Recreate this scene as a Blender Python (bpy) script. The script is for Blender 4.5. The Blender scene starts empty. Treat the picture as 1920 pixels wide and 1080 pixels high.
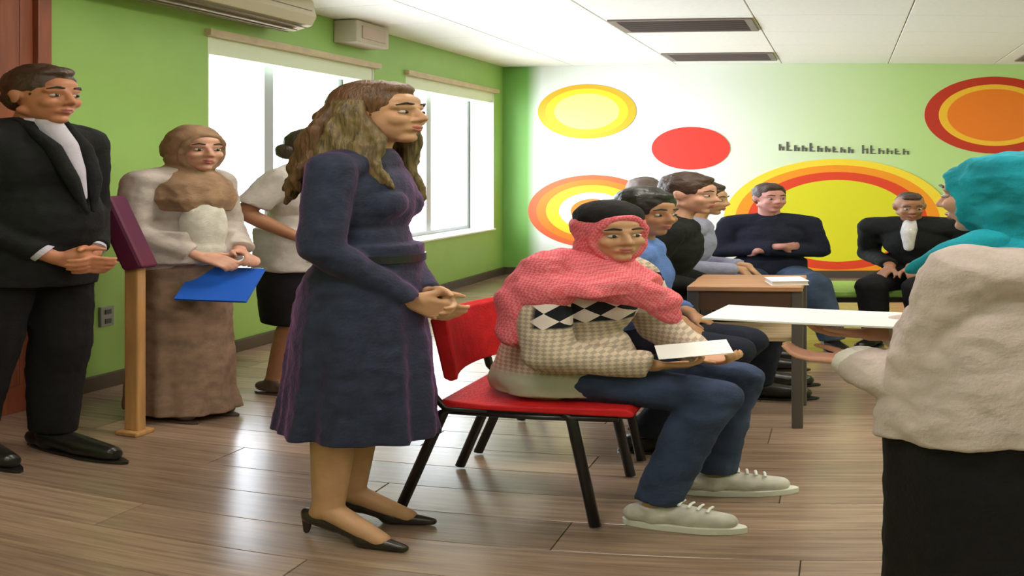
import bpy, bmesh, math, random
from mathutils import Vector, Matrix, Euler
import numpy as np
random.seed(7)
scene = bpy.context.scene
COL = scene.collection

# ------------------------------------------------------------------ camera
# The photograph is squeezed (its picture elements are 1.85 times as wide as high), so the lens is a
# cylindrical one with separate horizontal and vertical fields of view; everything else has true proportions.
CAMH, FX, FY, PX0, PY0 = 1.33, 2400.0, 1300.0, 1583.0, 315.0
cam = bpy.data.cameras.new('camera'); cam.type = 'PANO'
cam.panorama_type = 'CENTRAL_CYLINDRICAL'
cam.central_cylindrical_range_u_min = -960 / FX
cam.central_cylindrical_range_u_max = 960 / FX
cam.central_cylindrical_range_v_min = (PY0 - 1080) / FY
cam.central_cylindrical_range_v_max = PY0 / FY
cam.central_cylindrical_radius = 1.0
cam.clip_start = 0.01
camo = bpy.data.objects.new('camera', cam); COL.objects.link(camo)
camo.location = (0, 0, CAMH)
camo.rotation_euler = (math.pi / 2, 0, (PX0 - 960) / FX)
scene.camera = camo

# ------------------------------------------------------------------ world, exposure
w = bpy.data.worlds.new('sky'); scene.world = w; w.use_nodes = True
bg = w.node_tree.nodes['Background']
bg.inputs['Color'].default_value = (0.84, 0.92, 1.0, 1); bg.inputs['Strength'].default_value = 7.5
vs = scene.view_settings
vs.view_transform = 'Standard'; vs.look = 'None'; vs.gamma = 1.0; vs.use_curve_mapping = False
vs.exposure = 0.80
scene.cycles.max_bounces = 8; scene.cycles.diffuse_bounces = 5
FILL_STRENGTH = 10.5          # strength of the added fill light panels

def ground(px, py):
    d = CAMH * FY / (py - PY0); t = (px - PX0) / FX
    return Vector((d * math.sin(t), d * math.cos(t), 0))
def at(px, py, d):
    t = (px - PX0) / FX
    return Vector((d * math.sin(t), d * math.cos(t), CAMH + (PY0 - py) / FY * d))

# ------------------------------------------------------------------ materials
MATS = {}
def mat(name, col, rough=0.6, noise=0.0, nscale=20.0, bump=0.0, bscale=60.0, metal=0.0, sheen=None, sss=0.0, spec=0.5, stretch=None, col2=None, coat=0.0, emit=0.0):
    if name in MATS: return MATS[name]
    m = bpy.data.materials.new(name); m.use_nodes = True
    nt = m.node_tree; b = nt.nodes['Principled BSDF']
    b.inputs['Roughness'].default_value = rough; b.inputs['Metallic'].default_value = metal
    b.inputs['Specular IOR Level'].default_value = spec
    b.inputs['Coat Weight'].default_value = coat
    c = tuple(col) + (1,)
    b.inputs['Base Color'].default_value = c
    tc = nt.nodes.new('ShaderNodeTexCoord'); mp = nt.nodes.new('ShaderNodeMapping')
    nt.links.new(tc.outputs['Object'], mp.inputs['Vector'])
    if stretch: mp.inputs['Scale'].default_value = stretch
    if noise or col2:
        n = nt.nodes.new('ShaderNodeTexNoise'); n.inputs['Scale'].default_value = nscale; n.inputs['Detail'].default_value = 5
        nt.links.new(mp.outputs['Vector'], n.inputs['Vector'])
        r = nt.nodes.new('ShaderNodeValToRGB')
        r.color_ramp.elements[0].position = 0.3; r.color_ramp.elements[1].position = 0.7
        r.color_ramp.elements[0].color = (tuple(x * (1 - noise) for x in col) + (1,))
        r.color_ramp.elements[1].color = (tuple(col2) + (1,)) if col2 else (tuple(min(1, x * (1 + noise)) for x in col) + (1,))
        nt.links.new(n.outputs['Fac'], r.inputs['Fac']); nt.links.new(r.outputs['Color'], b.inputs['Base Color'])
    if bump:
        n2 = nt.nodes.new('ShaderNodeTexNoise'); n2.inputs['Scale'].default_value = bscale; n2.inputs['Detail'].default_value = 4
        nt.links.new(mp.outputs['Vector'], n2.inputs['Vector'])
        bp = nt.nodes.new('ShaderNodeBump'); bp.inputs['Strength'].default_value = bump; bp.inputs['Distance'].default_value = 0.01
        nt.links.new(n2.outputs['Fac'], bp.inputs['Height']); nt.links.new(bp.outputs['Normal'], b.inputs['Normal'])
    if sheen:
        b.inputs['Sheen Weight'].default_value = sheen[0]; b.inputs['Sheen Tint'].default_value = tuple(sheen[1]) + (1,)
        b.inputs['Sheen Roughness'].default_value = 0.4
    if sss:
        b.inputs['Subsurface Weight'].default_value = sss; b.inputs['Subsurface Radius'].default_value = (0.02, 0.008, 0.005)
        b.inputs['Subsurface Scale'].default_value = 0.3
    if emit:
        b.inputs['Emission Color'].default_value = c; b.inputs['Emission Strength'].default_value = emit
    MATS[name] = m
    return m

def fabric(name, col, **k):
    d = dict(rough=0.85, noise=0.12, nscale=35, bump=0.25, bscale=120, spec=0.25); d.update(k)
    return mat(name, col, **d)
def skin(name, col): return mat(name, col, rough=0.5, noise=0.08, nscale=30, sss=0.15, spec=0.4)

# ------------------------------------------------------------------ objects
def tag(o, label=None, cat=None, group=None, kind=None):
    if label: o['label'] = label
    if cat: o['category'] = cat
    if group: o['group'] = group
    if kind: o['kind'] = kind
    return o
def empty(name, loc=(0, 0, 0), rz=0.0, **k):
    o = bpy.data.objects.new(name, None); COL.objects.link(o); o.empty_display_size = 0.1
    o.location = loc; o.rotation_euler = (0, 0, rz)
    return tag(o, **k)
def link(name, me, m, parent=None, **k):
    o = bpy.data.objects.new(name, me); COL.objects.link(o)
    if m is not None:
        me.materials.clear(); me.materials.append(m)
    if parent is not None: o.parent = parent
    return tag(o, **k)
def copy_tree(o, parent=None):
    c = o.copy(); COL.objects.link(c)
    if parent is not None: c.parent = parent
    for ch in list(o.children): copy_tree(ch, c)
    return c

class MB:
    """collects shapes, then builds one mesh"""
    def __init__(s): s.v = []; s.f = []
    def add(s, vs, fs):
        n = len(s.v); s.v += [tuple(v) for v in vs]; s.f += [tuple(i + n for i in f) for f in fs]; return s
    def box(s, a, b, M=None):
        x0, y0, z0 = a; x1, y1, z1 = b
        vs = [Vector(p) for p in ((x0,y0,z0),(x1,y0,z0),(x1,y1,z0),(x0,y1,z0),(x0,y0,z1),(x1,y0,z1),(x1,y1,z1),(x0,y1,z1))]
        if M is not None: vs = [M @ v for v in vs]
        return s.add(vs, [(0,3,2,1),(4,5,6,7),(0,1,5,4),(1,2,6,5),(2,3,7,6),(3,0,4,7)])
    def rings(s, rs, cap=True):
        n = len(rs[0]); vs = [p for r in rs for p in r]; fs = []
        for k in range(len(rs) - 1):
            for i in range(n):
                j = (i + 1) % n
                fs.append((k*n+i, k*n+j, (k+1)*n+j, (k+1)*n+i))
        if cap:
            fs.append(tuple(reversed(range(n)))); fs.append(tuple((len(rs)-1)*n + i for i in range(n)))
        return s.add(vs, fs)
    def loft(s, secs, n=24, M=None, mod=None):
        """secs: (center, rx, ry) horizontal ellipses; mod(angle, k) scales the radius"""
        rs = []
        for k, (c, rx, ry) in enumerate(secs):
            r = []
            for i in range(n):
                a = 2*math.pi*i/n; q = mod(a, k/(len(secs)-1)) if mod else 1.0
                p = Vector(c) + Vector((rx*math.cos(a)*q, ry*math.sin(a)*q, 0))
                r.append(M @ p if M is not None else p)
            rs.append(r)
        return s.rings(rs)
    def cone(s, p0, r0, p1, r1, round0=True, round1=True, n=14, squash=1.0, side=None):
        p0 = Vector(p0); p1 = Vector(p1); d = (p1 - p0)
        if d.length < 1e-6: return s.ell(p0, (r0, r0, r0))
        d.normalize()
        a = Vector(side) if side is not None else (Vector((0,0,1)) if abs(d.z) < 0.9 else Vector((1,0,0)))
        u = d.cross(a).normalized(); v = u.cross(d).normalized()   # v is along 'side'
        rs = []
        def ring(c, r): rs.append([c + (u*math.cos(2*math.pi*i/n)*squash + v*math.sin(2*math.pi*i/n))*r for i in range(n)])
        if round0:
            for k in (80, 55, 28): q = math.radians(k); ring(p0 - d*r0*math.sin(q), r0*math.cos(q))
        ring(p0, r0); ring(p1, r1)
        if round1:
            for k in (28, 55, 80): q = math.radians(k); ring(p1 + d*r1*math.sin(q), r1*math.cos(q))
        return s.rings(rs)
    def chain(s, pts, rad, round0=True, round1=True, **k):
        for i in range(len(pts) - 1):
            s.cone(pts[i], rad[i], pts[i+1], rad[i+1], round0 if i == 0 else True, round1 if i == len(pts)-2 else True, **k)
        return s
    def ell(s, c, r, R=None, n=16, m=9):
        c = Vector(c); rs = []
        for k in range(1, m):
            ph = -math.pi/2 + math.pi*k/m
            ring = []
            for i in range(n):
                a = 2*math.pi*i/n
                p = Vector((r[0]*math.cos(ph)*math.cos(a), r[1]*math.cos(ph)*math.sin(a), r[2]*math.sin(ph)))
                ring.append(c + (R @ p if R is not None else p))
            rs.append(ring)
        return s.rings(rs)
    def tube(s, pts, r, n=10):
        pts = [Vector(p) for p in pts]; rs = []; up = None
        for i, p in enumerate(pts):
            d = (pts[min(i+1, len(pts)-1)] - pts[max(i-1, 0)]).normalized()
            if up is None: up = Vector((0,0,1)) if abs(d.z) < 0.9 else Vector((1,0,0))
            u = d.cross(up).normalized(); v = u.cross(d).normalized(); up = v
            rr = r[i] if isinstance(r, (list, tuple)) else r
            rs.append([p + (u*math.cos(2*math.pi*k/n) + v*math.sin(2*math.pi*k/n))*rr for k in range(n)])
        return s.rings(rs)
    def mesh(s, name, smooth=False, bevel=0.0, seg=2):
        me = bpy.data.meshes.new(name); me.from_pydata(s.v, [], s.f)
        bm = bmesh.new(); bm.from_mesh(me)
        bmesh.ops.recalc_face_normals(bm, faces=bm.faces)
        if bevel: bmesh.ops.bevel(bm, geom=list(bm.edges), offset=bevel, segments=seg, affect='EDGES', profile=0.5)
        bm.to_mesh(me); bm.free()
        if smooth: me.shade_smooth()
        me.update(); return me
    def build(s, name, m, parent=None, smooth=False, bevel=0.0, seg=2, **k):
        return link(name, s.mesh(name, smooth, bevel, seg), m, parent, **k)
    def blob(s, name, m, parent=None, voxel=0.008, smooth=4, fold=0.0, fsize=0.1, **k):
        """one continuous surface over all collected shapes"""
        me = s.mesh(name + '_raw')
        o = bpy.data.objects.new('tmp', me); COL.objects.link(o)
        r = o.modifiers.new('r', 'REMESH'); r.mode = 'VOXEL'; r.voxel_size = voxel; r.use_smooth_shade = True
        if fold:
            tx = bpy.data.textures.new('folds', 'CLOUDS'); tx.noise_scale = fsize; tx.noise_depth = 2
            d = o.modifiers.new('d', 'DISPLACE'); d.texture = tx; d.strength = fold; d.mid_level = 0.5; d.texture_coords = 'LOCAL'
        if smooth:
            q = o.modifiers.new('s', 'SMOOTH'); q.factor = 0.5; q.iterations = smooth
        dg = bpy.context.evaluated_depsgraph_get()
        new = bpy.data.meshes.new_from_object(o.evaluated_get(dg)); new.name = name
        bpy.data.objects.remove(o); bpy.data.meshes.remove(me)
        new.shade_smooth()
        return link(name, new, m, parent, **k)

# ------------------------------------------------------------------ setting
XL, YB, H = -2.30, 8.42, 2.60          # left wall, back wall, ceiling
XR, YF = 3.1, -2.6                     # right wall and the wall behind the camera
G_WALL = mat('green_paint', (0.30, 0.50, 0.12), rough=0.55, noise=0.05, nscale=3, bump=0.05, bscale=150)
WHITE = mat('white_paint', (0.82, 0.83, 0.78), rough=0.6)

# floor: one board after another over a dark base
fl = MB().box((XL-0.3, YF-0.3, -0.12), (XR+0.3, YB+0.3, -0.006)).build('floor', mat('floor_base', (0.10, 0.075, 0.06), rough=0.9), kind='structure')
def plank_material():
    m = bpy.data.materials.new('wood_plank'); m.use_nodes = True; nt = m.node_tree; b = nt.nodes['Principled BSDF']
    tc = nt.nodes.new('ShaderNodeTexCoord'); oi = nt.nodes.new('ShaderNodeObjectInfo')
    ad = nt.nodes.new('ShaderNodeVectorMath'); ad.operation = 'ADD'
    nt.links.new(tc.outputs['Object'], ad.inputs[0]); nt.links.new(oi.outputs['Location'], ad.inputs[1])
    mp = nt.nodes.new('ShaderNodeMapping'); mp.inputs['Scale'].default_value = (1.4, 22, 10)
    nt.links.new(ad.outputs[0], mp.inputs['Vector'])
    n = nt.nodes.new('ShaderNodeTexNoise'); n.inputs['Scale'].default_value = 2.2; n.inputs['Detail'].default_value = 7; n.inputs['Roughness'].default_value = 0.65
    nt.links.new(mp.outputs['Vector'], n.inputs['Vector'])
    r = nt.nodes.new('ShaderNodeValToRGB'); e = r.color_ramp.elements
    e[0].position = 0.28; e[0].color = (0.165, 0.105, 0.072, 1); e[1].position = 0.75; e[1].color = (0.41, 0.285, 0.205, 1)
    nt.links.new(n.outputs['Fac'], r.inputs['Fac'])
    hv = nt.nodes.new('ShaderNodeHueSaturation')
    mr = nt.nodes.new('ShaderNodeMapRange'); mr.inputs['To Min'].default_value = 0.78; mr.inputs['To Max'].default_value = 1.2
    nt.links.new(oi.outputs['Random'], mr.inputs['Value']); nt.links.new(mr.outputs[0], hv.inputs['Value'])
    nt.links.new(r.outputs['Color'], hv.inputs['Color']); nt.links.new(hv.outputs['Color'], b.inputs['Base Color'])
    b.inputs['Coat Weight'].default_value = 0.35; b.inputs['Coat Roughness'].default_value = 0.16; b.inputs['Roughness'].default_value = 0.24; b.inputs['Specular IOR Level'].default_value = 0.5
    bp = nt.nodes.new('ShaderNodeBump'); bp.inputs['Strength'].default_value = 0.06; bp.inputs['Distance'].default_value = 0.004
    nt.links.new(n.outputs['Fac'], bp.inputs['Height']); nt.links.new(bp.outputs['Normal'], b.inputs['Normal'])
    return m
PLANK = plank_material()
PW, PL = 0.198, 1.35
pmesh = MB().box((-PL/2+0.001, -PW/2+0.001, -0.006), (PL/2-0.001, PW/2-0.001, 0.0)).mesh('plank', bevel=0.0012, seg=1)
pmesh.materials.append(PLANK)
row = 0; y = YF + PW/2
while y < YB + PW/2:
    off = (row * 0.47) % PL
    x = XL - off + PL/2
    while x < XR + PL/2 - 0.001:
        o = bpy.data.objects.new('plank', pmesh); COL.objects.link(o); o.parent = fl
        o.location = (x, y, 0)
        x += PL
    y += PW; row += 1

# ceiling of lay-in panels
ce = MB().box((XL-0.3, YF-0.3, H+0.012), (XR+0.3, YB+0.3, H+0.15)).build('ceiling', mat('ceiling_grid', (0.62, 0.58, 0.52), rough=0.7), kind='structure')
CP = 0.70
cpm = MB().box((-CP/2+0.003, -CP/2+0.003, 0), (CP/2-0.003, CP/2-0.003, 0.014)).mesh('ceiling_panel', bevel=0.002, seg=1)
cpm.materials.append(mat('ceiling_panel', (0.86, 0.82, 0.76), rough=0.75, noise=0.03, nscale=40))
GRILLE = mat('grille_metal', (0.20, 0.16, 0.14), rough=0.5, metal=0.3)
FRAMEW = mat('fixture_white', (0.8, 0.78, 0.73), rough=0.4)
GLOW = mat('lamp_diffuser', (1.0, 0.93, 0.82), emit=FILL_STRENGTH)
cols = [XL + 0.14 + CP*(i+0.5) - 0.35 for i in range(9)]      # seams at x = -1.11, -0.41, 0.29 ...
cols = [-1.46 + CP*i for i in range(-1, 7)]
rows = [6.10 + CP*i for i in range(-13, 4)]
def ceiling_grille(x, y, label):
    t = empty('ceiling_grille', (x, y, H), label=label, cat='air vent', group='air vents in the ceiling')
    MB().box((-0.31, -0.235, -0.004), (0.31, 0.235, 0.0)).build('backing', mat('grille_back', (0.05, 0.045, 0.04)), t)
    f = MB()
    for (a, b) in (((-0.335,-0.26),(0.335,-0.225)), ((-0.335,0.225),(0.335,0.26)), ((-0.335,-0.225),(-0.30,0.225)), ((0.30,-0.225),(0.335,0.225))):
        f.box((a[0], a[1], -0.014), (b[0], b[1], 0.0))
    f.build('frame', GRILLE, t)
    sm = MB().box((-0.30, -0.012, -0.002), (0.30, 0.012, 0.002), Matrix.Rotation(math.radians(38), 4, 'X')).mesh('slat')
    for k in range(14):
        o = link('slat', sm, GRILLE, t); o.location = (0, -0.205 + k*0.0315, -0.009)
def fill_panel(x, y):  # glowing panel added out of view to fill the room with light
    t = empty('ceiling_light', (x, y, H), label='square white ceiling light panel set into the tiled ceiling', cat='ceiling light', group='ceiling light panels')
    f = MB()
    for (a, b) in (((-0.34,-0.34),(0.34,-0.31)), ((-0.34,0.31),(0.34,0.34)), ((-0.34,-0.31),(-0.31,0.31)), ((0.31,-0.31),(0.34,0.31))):
        f.box((a[0], a[1], -0.012), (b[0], b[1], 0.0))
    f.build('frame', FRAMEW, t)
    MB().box((-0.31, -0.31, -0.006), (0.31, 0.31, 0.0)).build('diffuser', GLOW, t)
FILL_PANELS = [(-0.76, 3.3), (0.64, 3.3), (2.04, 3.3), (-0.76, 1.2), (1.34, 1.2), (-0.76, -0.9), (1.34, -0.9), (2.04, 5.4)]
for x in cols:
    for y in rows:
        x0, x1 = max(x-CP/2, XL), min(x+CP/2, XR); y0, y1 = max(y-CP/2, YF), min(y+CP/2, YB)
        if x1 - x0 < 0.05 or y1 - y0 < 0.05: continue
        o = bpy.data.objects.new('ceiling_panel', cpm); COL.objects.link(o); o.parent = ce
        o.location = ((x0+x1)/2, (y0+y1)/2, H); o.scale = ((x1-x0)/CP, (y1-y0)/CP, 1)
ceiling_grille(-0.76, 6.10, 'brown slatted air vent in the ceiling, farther from the mural wall')
ceiling_grille(-0.76, 7.85, 'brown slatted air vent in the ceiling close to the mural wall')
ceiling_grille(1.42, 7.85, 'brown slatted air vent in the ceiling above the orange wall circle')
for (x, y) in FILL_PANELS: fill_panel(x, y)

# left wall with two window openings
WZ0, WZ1 = 0.57, 2.26
WIN = [(4.24, 5.98), (6.45, 8.20)]
wl = MB()
TW = 0.27
ys = [YF-0.3] + [q for a in WIN for q in a] + [YB+0.3]
for i in range(0, len(ys), 2): wl.box((XL-TW, ys[i], 0), (XL, ys[i+1], H+0.012))
for a, b in WIN:
    wl.box((XL-TW, a, 0), (XL, b, WZ0)); wl.box((XL-TW, a, WZ1), (XL, b, H+0.012))
wl.build('wall_left', G_WALL, kind='structure')
FRG = mat('grey_window_frame', (0.36, 0.37, 0.40), rough=0.4)
TRIM = mat('beige_trim', (0.56, 0.42, 0.27), rough=0.5, noise=0.1, nscale=12)
def glass():
    m = bpy.data.materials.new('window_glass'); m.use_nodes = True; nt = m.node_tree; nt.nodes.remove(nt.nodes['Principled BSDF'])
    t = nt.nodes.new('ShaderNodeBsdfTransparent'); g = nt.nodes.new('ShaderNodeBsdfGlossy'); g.inputs['Roughness'].default_value = 0.02
    mx = nt.nodes.new('ShaderNodeMixShader'); mx.inputs[0].default_value = 0.05
    nt.links.new(t.outputs[0], mx.inputs[1]); nt.links.new(g.outputs[0], mx.inputs[2])
    nt.links.new(mx.outputs[0], nt.nodes['Material Output'].inputs['Surface']); return m
GLASS = glass()
XG = XL - 0.2
for k, (a, b) in enumerate(WIN):
    wn = empty('window_%d' % (k+1), (XG, (a+b)/2, WZ0), kind='structure')
    hw = (b-a)/2; hh = WZ1 - WZ0
    f = MB()
    f.box((-0.03, -hw, 0), (0.03, -hw+0.06, hh)); f.box((-0.03, hw-0.06, 0), (0.03, hw, hh))
    f.box((-0.03, -hw+0.06, 0), (0.03, hw-0.06, 0.06)); f.box((-0.03, -hw+0.06, hh-0.06), (0.03, hw-0.06, hh))
    f.build('window_frame', FRG, wn)
    MB().box((-0.025, -0.045, 0.06), (0.035, 0.045, hh-0.06)).build('mullion', FRG, wn)
    for s in (-1, 1):
        y0, y1 = sorted((s*0.045, s*(hw-0.06)))
        MB().box((-0.006, y0, 0.06), (0.006, y1, hh-0.06)).build('pane', GLASS, wn)
    MB().box((0.035, -hw+0.002, 0.0), (0.215, hw-0.002, 0.02)).build('window_sill', WHITE, wn, bevel=0.004)
    for s in (-1, 1):
        MB().box((0.035, s*hw-0.012 if s > 0 else -hw, 0.02), (0.198, s*hw if s > 0 else -hw+0.012, hh)).build('reveal_lining', WHITE, wn)
    MB().box((0.11, -hw+0.014, hh-0.135), (0.195, hw-0.014, hh-0.003)).build('blind_cassette', mat('blind_white', (0.74, 0.80, 0.62), rough=0.5), wn, bevel=0.01)
    t = MB().box((XL-0.01, a-0.03, WZ1-0.012), (XL+0.03, b+0.03, WZ1+0.035)).build('trim_%d' % (k+1), TRIM, kind='structure', bevel=0.004)
    L = bpy.data.lights.new('window_portal', 'AREA'); L.shape = 'RECTANGLE'; L.size = 2*hw; L.size_y = hh; L.cycles.is_portal = True
    lo = bpy.data.objects.new('window_portal', L); COL.objects.link(lo); lo.location = (XL-0.30, (a+b)/2, WZ0+hh/2); lo.rotation_euler = (0, -math.pi/2, 0)
    lo.rotation_euler = Vector((1, 0, 0)).to_track_quat('-Z', 'Z').to_euler()

# back wall: green strip by the corner, then colour running from white to lime
def back_wall_material():
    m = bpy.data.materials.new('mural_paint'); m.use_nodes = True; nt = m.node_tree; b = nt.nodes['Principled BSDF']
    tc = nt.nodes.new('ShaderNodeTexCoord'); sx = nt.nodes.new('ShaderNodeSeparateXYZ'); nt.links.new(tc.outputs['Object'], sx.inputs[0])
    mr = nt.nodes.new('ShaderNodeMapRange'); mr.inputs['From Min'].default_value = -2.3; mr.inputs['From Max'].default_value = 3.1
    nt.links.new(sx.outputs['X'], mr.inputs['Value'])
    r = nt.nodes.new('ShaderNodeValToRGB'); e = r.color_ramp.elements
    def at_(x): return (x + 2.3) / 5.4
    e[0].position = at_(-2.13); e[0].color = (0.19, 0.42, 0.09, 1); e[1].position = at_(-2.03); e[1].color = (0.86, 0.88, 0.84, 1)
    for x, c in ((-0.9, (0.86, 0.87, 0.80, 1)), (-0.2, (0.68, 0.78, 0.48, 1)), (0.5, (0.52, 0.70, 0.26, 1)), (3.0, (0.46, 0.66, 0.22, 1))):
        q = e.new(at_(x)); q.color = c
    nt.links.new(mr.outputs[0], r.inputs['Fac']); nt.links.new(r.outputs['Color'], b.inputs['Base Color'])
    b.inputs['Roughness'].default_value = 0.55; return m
MB().box((XL-0.3, YB, 0), (XR+0.3, YB+0.25, H+0.012)).build('wall_back', back_wall_material(), kind='structure')
MB().box((XR, YF-0.3, 0), (XR+0.25, YB+0.3, H+0.012)).build('wall_right', G_WALL, kind='structure')
MB().box((XL-0.3, YF-0.25, 0), (XR+0.3, YF, H+0.012)).build('wall_front', G_WALL, kind='structure')
BASE = mat('dark_skirting', (0.07, 0.05, 0.035), rough=0.5)
MB().box((XL, 3.14, 0), (XL+0.018, YB-0.018, 0.085)).build('baseboard_left', BASE, kind='structure', bevel=0.003)
MB().box((XL, YB-0.018, 0), (XR, YB, 0.085)).build('baseboard_back', BASE, kind='structure', bevel=0.003)
MB().box((XR-0.018, YF, 0), (XR, YB-0.018, 0.085)).build('baseboard_right', BASE, kind='structure', bevel=0.003)

# reddish wooden door by the suited man
DW = mat('red_brown_wood', (0.26, 0.062, 0.028), rough=0.45, noise=0.35, nscale=4, stretch=(6, 6, 0.6))
d1 = empty('door_1', (XL, 2.60, 0), kind='structure')
MB().box((0, -0.49, 0), (0.03, 0.49, 2.42)).build('door_leaf', DW, d1, bevel=0.004)
for s in (-1, 1): MB().box((0, s*0.49 if s > 0 else -0.56, 0), (0.05, 0.56 if s > 0 else -0.49, 2.49)).build('door_jamb', DW, d1, bevel=0.004)
MB().box((0, -0.49, 2.42), (0.05, 0.49, 2.49)).build('door_head', DW, d1, bevel=0.004)
for s in (-1, 1):
    for z0, z1 in ((0.15, 1.0), (1.15, 2.28)):
        MB().box((0.03, s*0.24-0.17, z0), (0.042, s*0.24+0.17, z1)).build('door_panel', DW, d1, bevel=0.01)
MB().tube([(0.03, -0.42, 1.05), (0.08, -0.42, 1.05), (0.08, -0.30, 1.05)], 0.01).build('door_handle', mat('steel', (0.6, 0.6, 0.6), rough=0.3, metal=1), d1, smooth=True)

# ------------------------------------------------------------------ wall things
# mural circles: round flat boards on the wall, a ring inside a ring
def wall_circle(px, py, ry, rings, label):
    t = (px - PX0) / FX; x = YB * math.tan(t); D = YB / math.cos(t); z = CAMH + (PY0 - py) / FY * D; R = ry / FY * D
    o = empty('wall_circle', (x, YB, z), label=label, cat='wall decoration', group='round mural decorations')
    prev = 0.006
    for k, (q, c) in enumerate(rings):
        mb = MB(); n = 64; r0 = R*q; y0, y1 = -prev, -0.001
        rs = [[Vector((r0*math.cos(2*math.pi*i/n), yy, r0*math.sin(2*math.pi*i/n))) for i in range(n)] for yy in (y1, y0)]
        if k + 1 < len(rings):
            r1 = R*rings[k+1][0]
            rs += [[Vector((r1*math.cos(2*math.pi*i/n), yy, r1*math.sin(2*math.pi*i/n))) for i in range(n)] for yy in (y0, y1)]
            rs.append(rs[0]); mb.rings(rs, cap=False)
        else: mb.rings(rs)
        mb.build('ring' if k + 1 < len(rings) else 'disc', mat('mural_%d_%d_%d' % tuple(int(v*999) for v in c), c, rough=0.5), o)
        prev += 0.0
YEL, ORA, RED, DRED, PALE, LIME = (0.90, 0.56, 0.01), (0.90, 0.20, 0.004), (0.80, 0.035, 0.02), (0.55, 0.025, 0.004), (0.95, 0.84, 0.22), (0.72, 0.66, 0.01)
wall_circle(1100, 209, 51, [(1.0, (0.78, 0.42, 0.01)), (0.84, (0.93, 0.66, 0.015)), (0.66, PALE)], 'yellow wall circle with a pale centre near the green corner')
wall_circle(1295, 278, 40, [(1.0, RED), (0.97, RED)], 'small plain red wall circle')
wall_circle(1866, 216, 72, [(1.0, DRED), (0.80, (0.93, 0.50, 0.02)), (0.68, ORA)], 'orange wall circle with a dark red rim and yellow ring')
wall_circle(1112, 396, 68, [(1.0, (0.74, 0.12, 0.03)), (0.87, ORA), (0.72, YEL), (0.52, (0.92, 0.88, 0.62)), (0.34, ORA)], 'red rimmed wall circle with orange, yellow and cream rings')
wall_circle(1570, 414, 116, [(1.0, (0.94, 0.66, 0.03)), (0.90, (0.92, 0.30, 0.006)), (0.79, (0.75, 0.05, 0.008)), (0.66, LIME)], 'largest wall circle, lime yellow inside red, orange and yellow rings')

# the two-word inscription above the largest circle: too coarse in the picture to read, kept as strokes of its size
ins = empty('wall_lettering', (0, YB, 0), label='small dark grey two-word lettering on the wall above the largest circle', cat='lettering')
LET = mat('lettering_grey', (0.10, 0.10, 0.075), rough=0.6)
def strokes(px0, px1, py0, py1, hs, thick):
    n = len(hs)
    for i, h in enumerate(hs):
        f = (i + 0.5) / n; px = px0 + (px1-px0)*f; base = py0 + (py1-py0)*f
        t = (px-PX0)/FX; D = YB/math.cos(t); x = YB*math.tan(t); z = CAMH + (PY0-base)/FY*D; hh = h/FY*D; wd = (px1-px0)/n/FX*D*0.36
        g = MB()
        g.box((x-wd, -0.006, z), (x-wd+thick, 0, z+hh))
        g.box((x-wd+thick, -0.006, z+hh*0.45), (x+wd-thick, 0, z+hh*0.45+thick))
        if i % 3 != 1: g.box((x+wd-thick, -0.006, z), (x+wd, 0, z+hh*0.62))
        else: g.box((x-wd+thick, -0.006, z), (x+wd, 0, z+thick))
        g.build('letter', LET, ins)
strokes(1458, 1602, 282, 287, [12, 17, 11, 11, 16, 11, 11, 11, 10, 11], 0.014)
strokes(1614, 1706, 288, 290, [16, 16, 11, 11, 11, 11], 0.011)

# air conditioner high on the left wall
ACW = mat('ac_beige', (0.60, 0.50, 0.37), rough=0.45)
ac = empty('air_conditioner', (XL, 4.02, 2.36), label='long beige wall air conditioner mounted under the ceiling above the window', cat='air conditioner')
prof = [(0, 0.03), (0.12, 0.0), (0.20, 0.035), (0.22, 0.10), (0.205, 0.22), (0.19, 0.238), (0, 0.238)]
MB().rings([[Vector((x, yy, z)) for x, z in prof] for yy in (-0.74, 0.74)]).build('body', ACW, ac, bevel=0.004)
for k in range(3):
    MB().box((-0.0, -0.68, -0.003), (0.035, 0.68, 0.003), Matrix.Translation((0.085+0.042*k, 0, -0.002+0.012*k)) @ Matrix.Rotation(math.radians(20), 4, 'Y')).build('louvre', mat('ac_dark', (0.13, 0.09, 0.06), rough=0.5), ac)
MB().box((0.2115, -0.7, 0.135), (0.2165, 0.7, 0.141)).build('panel_gap', mat('ac_dark', (0.13, 0.09, 0.06)), ac)
# box beside it
bx = empty('wall_box', (XL, 5.66, 2.42), label='beige wall-mounted box with a framed front panel above the window', cat='wall box')
MB().box((0, -0.21, -0.02), (0.12, 0.21, 0.17)).build('housing', mat('box_beige', (0.52, 0.44, 0.36), rough=0.6), bx, bevel=0.008)
MB().box((0.12, -0.15, 0.02), (0.126, 0.15, 0.13)).build('front_panel', mat('box_pink', (0.50, 0.36, 0.30), rough=0.6), bx, bevel=0.003)
# socket
p = at(207, 590, 4.2)
so = empty('wall_socket', (XL, p.y, 0.43), label='small grey wall socket low on the green wall behind the lectern', cat='socket')
MB().box((0, -0.04, -0.06), (0.012, 0.04, 0.06)).build('plate', mat('socket_grey', (0.25, 0.27, 0.24), rough=0.5), so, bevel=0.004)
for s in (-1, 1): MB().box((0.012, -0.018, s*0.028-0.014), (0.015, 0.018, s*0.028+0.014)).build('outlet', mat('socket_dark', (0.07, 0.07, 0.06)), so)

# ------------------------------------------------------------------ people
# local frame of a figure: +x to the front, +y to its left, z up, origin on the floor between the feet (or under the seat)
def V(*a): return Vector(a)
def headframe(yaw, pitch=0, roll=0):
    return Euler((math.radians(roll), math.radians(pitch), math.radians(yaw)), 'XYZ').to_matrix()

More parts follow.
